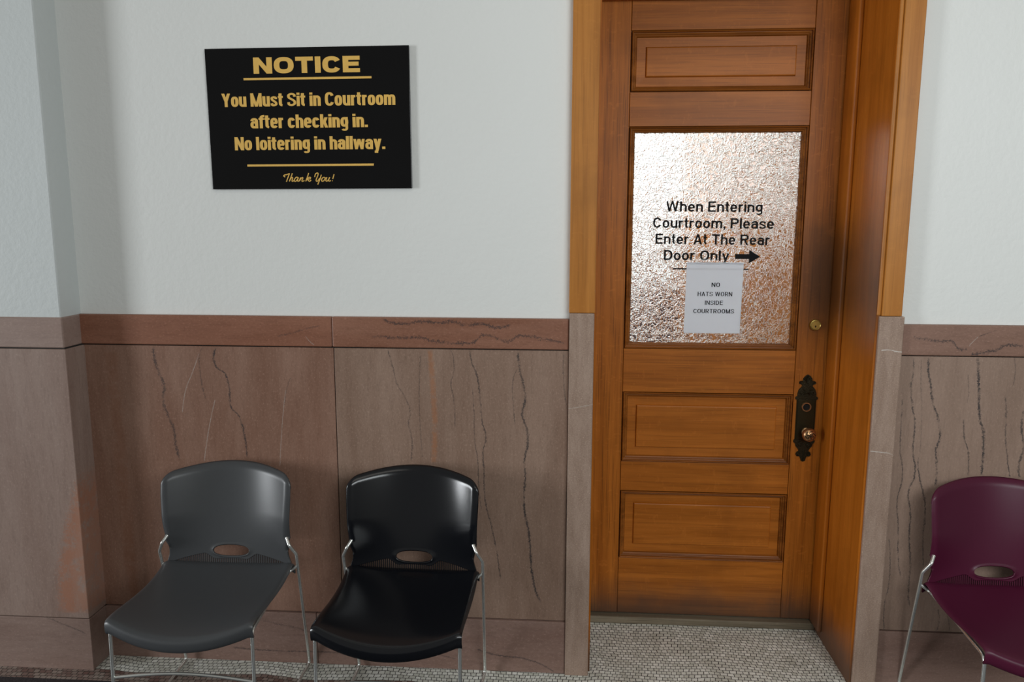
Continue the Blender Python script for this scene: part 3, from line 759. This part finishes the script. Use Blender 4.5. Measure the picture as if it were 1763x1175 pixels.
def scr(p): return [(x/1763*110/1, y/641*40) for x, y in p]
bm = bmesh.new()
def script(pts, w=27):
    k = 0.189/930.0
    P = [(-0.9575+(x-125)*k*0.585, 1.7775+(432-y)*k*0.585) for x, y in spline(pts, 8)]
    L, R = ribbon(P, False, w*k*0.585, w*k*0.585)
    for i in range(len(P)-1): flat(bm, [L[i], L[i+1], R[i+1], R[i]], SY-random.random()*0.00005)
for p in ([(180,305),(140,275),(160,250),(230,235),(315,205)], [(312,205),(270,300),(210,438)],
          [(395,200),(350,310),(295,428)], [(300,420),(345,345),(385,315),(400,340),(375,410),(395,425),(440,400)],
          [(560,320),(500,315),(445,385),(460,428),(510,405),(568,320)], [(568,318),(540,400),(555,425),(600,405)],
          [(630,320),(590,425)], [(595,415),(650,340),(690,320),(695,345),(665,410),(685,428),(740,405)],
          [(872,195),(835,300),(775,428)], [(785,410),(850,340),(900,315),(925,330),(900,360),(840,370),(865,415),(900,425),(935,390)],
          [(1045,310),(1065,235),(1105,200),(1145,205),(1140,260),(1085,380),(1090,425),(1130,420),(1190,340)],
          [(1240,245),(1195,370),(1125,520)], [(1310,315),(1260,350),(1240,410),(1270,430),(1320,400),(1345,345),(1320,315)],
          [(1340,330),(1375,345),(1395,320)], [(1400,318),(1365,400),(1385,428),(1435,400),(1475,320)],
          [(1485,318),(1445,400),(1465,428),(1510,410)], [(1612,235),(1568,365)], [(1556,408),(1549,426)]):
    script(p)
mk_text('script_lettering', bm, 'gold', sg, SO)
bm = bmesh.new()
flat(bm, [(-1.078, 2.1120), (-0.642, 2.1120), (-0.642, 2.1190), (-1.078, 2.1190)], SY)
mk_text('rule', bm, 'gold', sg, SO)
bm = bmesh.new()
flat(bm, [(-1.081, 1.8285), (-0.643, 1.8285), (-0.643, 1.8355), (-1.081, 1.8355)], SY)
mk_text('rule', bm, 'gold', sg, SO)
sg.rotation_euler = (0, -0.005, 0)

# ------------------------------------------------------------------ stacking chairs
def clamp(v, a=0.0, b=1.0): return max(a, min(b, v))
def sm(v): v = clamp(v); return v*v*(3-2*v)
SEATP = [(-.229,.398),(-.234,.409),(-.2355,.426),(-.2325,.437),(-.224,.4425),(-.208,.4445),(-.18,.4445),(-.13,.441),(-.07,.4365),(-.01,.4345),(.04,.436),(.08,.440),
         (.112,.4455),(.130,.4490),(.145,.4495),(.154,.446),(.160,.436),(.164,.424),(.166,.410)]
def seat_bm():
    bm = bmesh.new(); G = []; NX = 40
    for y, z in spline(SEATP, 3):
        row = []
        for i in range(NX+1):
            u = math.sin((i/NX-0.5)*math.pi); k = 1-u*u
            f = clamp((y+.235)/.375)                      # 0 front .. 1 rear
            zz = z - (0.040*(1-f)**1.3+0.006)*k
            yy = y - 0.036*k*(1-f)**2 + 0.022*k*f**4
            e = abs(u); zz += 0.010*e**3*f**5
            hw = 0.2305
            if e > 0.91: zz -= 0.009*((e-0.91)/0.09)**2
            row.append(bm.verts.new((u*hw, yy, zz)))
        G.append(row)
    for A, B in zip(G, G[1:]):
        for i in range(NX): bm.faces.new((A[i], A[i+1], B[i+1], B[i]))
    return bm
def back_y(x, z): return 0.170+(z-0.45)*0.165+0.16*max(0, z-0.50)**2-0.066*(x/0.222)**2*(1+0.25*(z-0.5)/0.29)*(0.30+0.70*sm((z-0.43)/0.20))
def back_low(x):
    ax = abs(x); z = 0.450+0.035*(1-(ax/0.215)**2)
    return z-0.026*sm((0.105-ax)/0.05)
def back_top(x):
    ax = abs(x); z = 0.792-0.018*(ax/0.19)**2; r = 0.037
    if ax > 0.229-r: z -= r-math.sqrt(max(0, r*r-(ax-(0.229-r))**2))
    return z
def back_hw(z):
    if z > 0.53: return 0.221+0.008*clamp((z-0.53)/0.17)
    return 0.221-0.009*math.sin(math.pi*clamp((0.532-z)/0.075))
def back_bm():
    bm = bmesh.new(); NX, NZ = 120, 78; G = []; SA, SB, SCZ = 0.064, 0.0205, 0.487
    P = {}
    for j in range(NZ+1):
        row = []
        for i in range(NX+1):
            u = i/NX*2-1
            u = 0.75*u+0.25*math.sin(u*math.pi/2)
            x0 = u*0.229; t = j/NZ
            t = t**1.15
            z = back_low(x0)+(back_top(x0)-back_low(x0))*t
            x = u*back_hw(z)
            row.append([x, z])
        G.append(row)
    def inside(p): return (abs(p[0])/SA)**2.4+(abs(p[1]-SCZ)/SB)**2.4
    ins = [[inside(p) < 1 for p in r] for r in G]
    V = []
    for j, r in enumerate(G):
        vr = []
        for i, (x, z) in enumerate(r):
            if ins[j][i]:
                q = inside((x, z))**(1/2.4)
                if q > 0.05: x, z = x/q, SCZ+(z-SCZ)/q
            y = back_y(x, z)
            d = min(back_top(x*0.229/back_hw(z))-z, (back_hw(z)-abs(x))*1.0)
            if z > 0.55 and d < 0.024: y += 0.014*(1-d/0.024)**2
            elif d < 0.012 and z > 0.5: y += 0.006*(1-max(0, d)/0.012)**2
            s = inside((x, z))**(1/2.4)
            if s < 1.30: y -= 0.004*(1-(s-1)/0.30)**2
            vr.append(bm.verts.new((x, y, z)))
        V.append(vr)
    for j in range(NZ):
        for i in range(NX):
            if ins[j][i] and ins[j][i+1] and ins[j+1][i] and ins[j+1][i+1]: continue
            try: bm.faces.new((V[j][i], V[j][i+1], V[j+1][i+1], V[j+1][i]))
            except ValueError: pass
    bmesh.ops.delete(bm, geom=[v for v in bm.verts if not v.link_faces], context='VERTS')
    bmesh.ops.dissolve_degenerate(bm, dist=0.0002, edges=bm.edges)
    return bm
def comb_bm():
    bm = bmesh.new(); n = 62
    for i in range(n+1):
        x = -0.2115+0.423*i/n; zt = back_low(x)+0.003; zb_ = 0.412; w = 0.0017
        pts = []
        for z in (zt, (zt+zb_)/2, zb_):
            y = back_y(x, z); pts.append((x, y, z))
        for (a, b) in zip(pts, pts[1:]):
            v = [bm.verts.new((p[0]+dx, p[1]+dy, p[2])) for p in (a, b) for dx, dy in ((-w, -.001), (w, -.001), (w, .006), (-w, .006))]
            for f in ((0,1,5,4), (1,2,6,5), (2,3,7,6), (3,0,4,7), (0,3,2,1), (4,5,6,7)): bm.faces.new([v[k] for k in f])
    # lip joining the teeth to the seat
    V = []
    for i in range(31):
        x = -0.205+0.41*i/30; V.append([bm.verts.new((x, back_y(x, 0.412)-dy, z)) for dy, z in ((0.001, 0.424), (0.001, 0.405), (-0.006, 0.405), (-0.006, 0.424))])
    for A, B in zip(V, V[1:]):
        for k in range(4): bm.faces.new((A[k], B[k], B[(k+1) % 4], A[(k+1) % 4]))
    bm.faces.new(V[0]); bm.faces.new(V[-1][::-1])
    return bm
R_ROD = 0.0056
def solid(o, th, off=-1.0):
    m = o.modifiers.new('thickness', 'SOLIDIFY'); m.thickness = th; m.offset = off
def make_chair(plastic):
    root = empty('stacking_chair')
    bm = seat_bm(); s = mk('seat', bm, plastic, root, True); solid(s, 0.006)
    bm = back_bm(); b = mk('backrest', bm, plastic, root, True); solid(b, 0.006, 0.0)
    mk('vent_comb', comb_bm(), plastic, root)
    for sx in (-1, 1):
        bm = bmesh.new()
        add_tube(bm, fillet([(sx*.214, -.05, .414), (sx*.222, -.221, .408), (sx*.224, -.228, R_ROD), (sx*.225, -.16, R_ROD)], 0.028, 8), R_ROD, 14)
        mk('leg', bm, 'chrome', root, True)
        bm = bmesh.new()
        add_tube(bm, fillet([(sx*.233, .19, R_ROD), (sx*.2355, .262, R_ROD), (sx*.2445, .140, .493), (sx*.226, .126, .530), (sx*.212, .142, .552)], (0.022, 0.007, 0.006), 8), R_ROD, 14)
        mk('leg', bm, 'chrome', root, True)
        bm = bmesh.new(); add_tube(bm, [(sx*.225, -.161, R_ROD), (sx*.233, .191, R_ROD)], R_ROD, 14)
        mk('floor_runner', bm, 'chrome', root, True)
        bm = bmesh.new(); add_tube(bm, fillet([(sx*.214, -.051, .414), (sx*.214, .145, .424), (sx*.2425, .153, .444)], 0.015), R_ROD*0.95, 12)
        mk('seat_support', bm, 'chrome', root, True)
    bm = bmesh.new()
    add_tube(bm, [(-.2225+.445*i/24, -.2245+0.002, .240+.020*math.sin(math.pi*i/24)) for i in range(25)], 0.0052, 12)
    mk('crossbar', bm, 'chrome', root, True)
    return root
def place(root, x, y, a): root.location = (x, y, 0); root.rotation_euler = (0, 0, a)
def dup_chair(src, plastic):
    r = src.copy(); COL.objects.link(r)
    for ch in src.children:
        c = ch.copy(); COL.objects.link(c); c.parent = r
        if c.name.split('.')[0] in ('seat', 'backrest', 'vent_comb'):
            c.data = ch.data.copy(); c.data.materials.clear(); c.data.materials.append(MAT[plastic])
    return r
c1 = make_chair('grey_plastic'); place(c1, -1.161, -0.293, 0.020)
G = 'chairs lined up against the marble wall'
tag(c1, 'dark grey plastic stacking chair on chrome legs beside the pilaster', 'chair', G)
c2 = dup_chair(c1, 'black_plastic'); place(c2, -0.511, -0.297, -0.024)
tag(c2, 'glossy black plastic stacking chair between the grey chair and the door', 'chair', G)
c3 = dup_chair(c1, 'maroon_plastic'); place(c3, 1.448, -0.279, -0.007)
tag(c3, 'maroon plastic stacking chair against the wall past the door', 'chair', G)
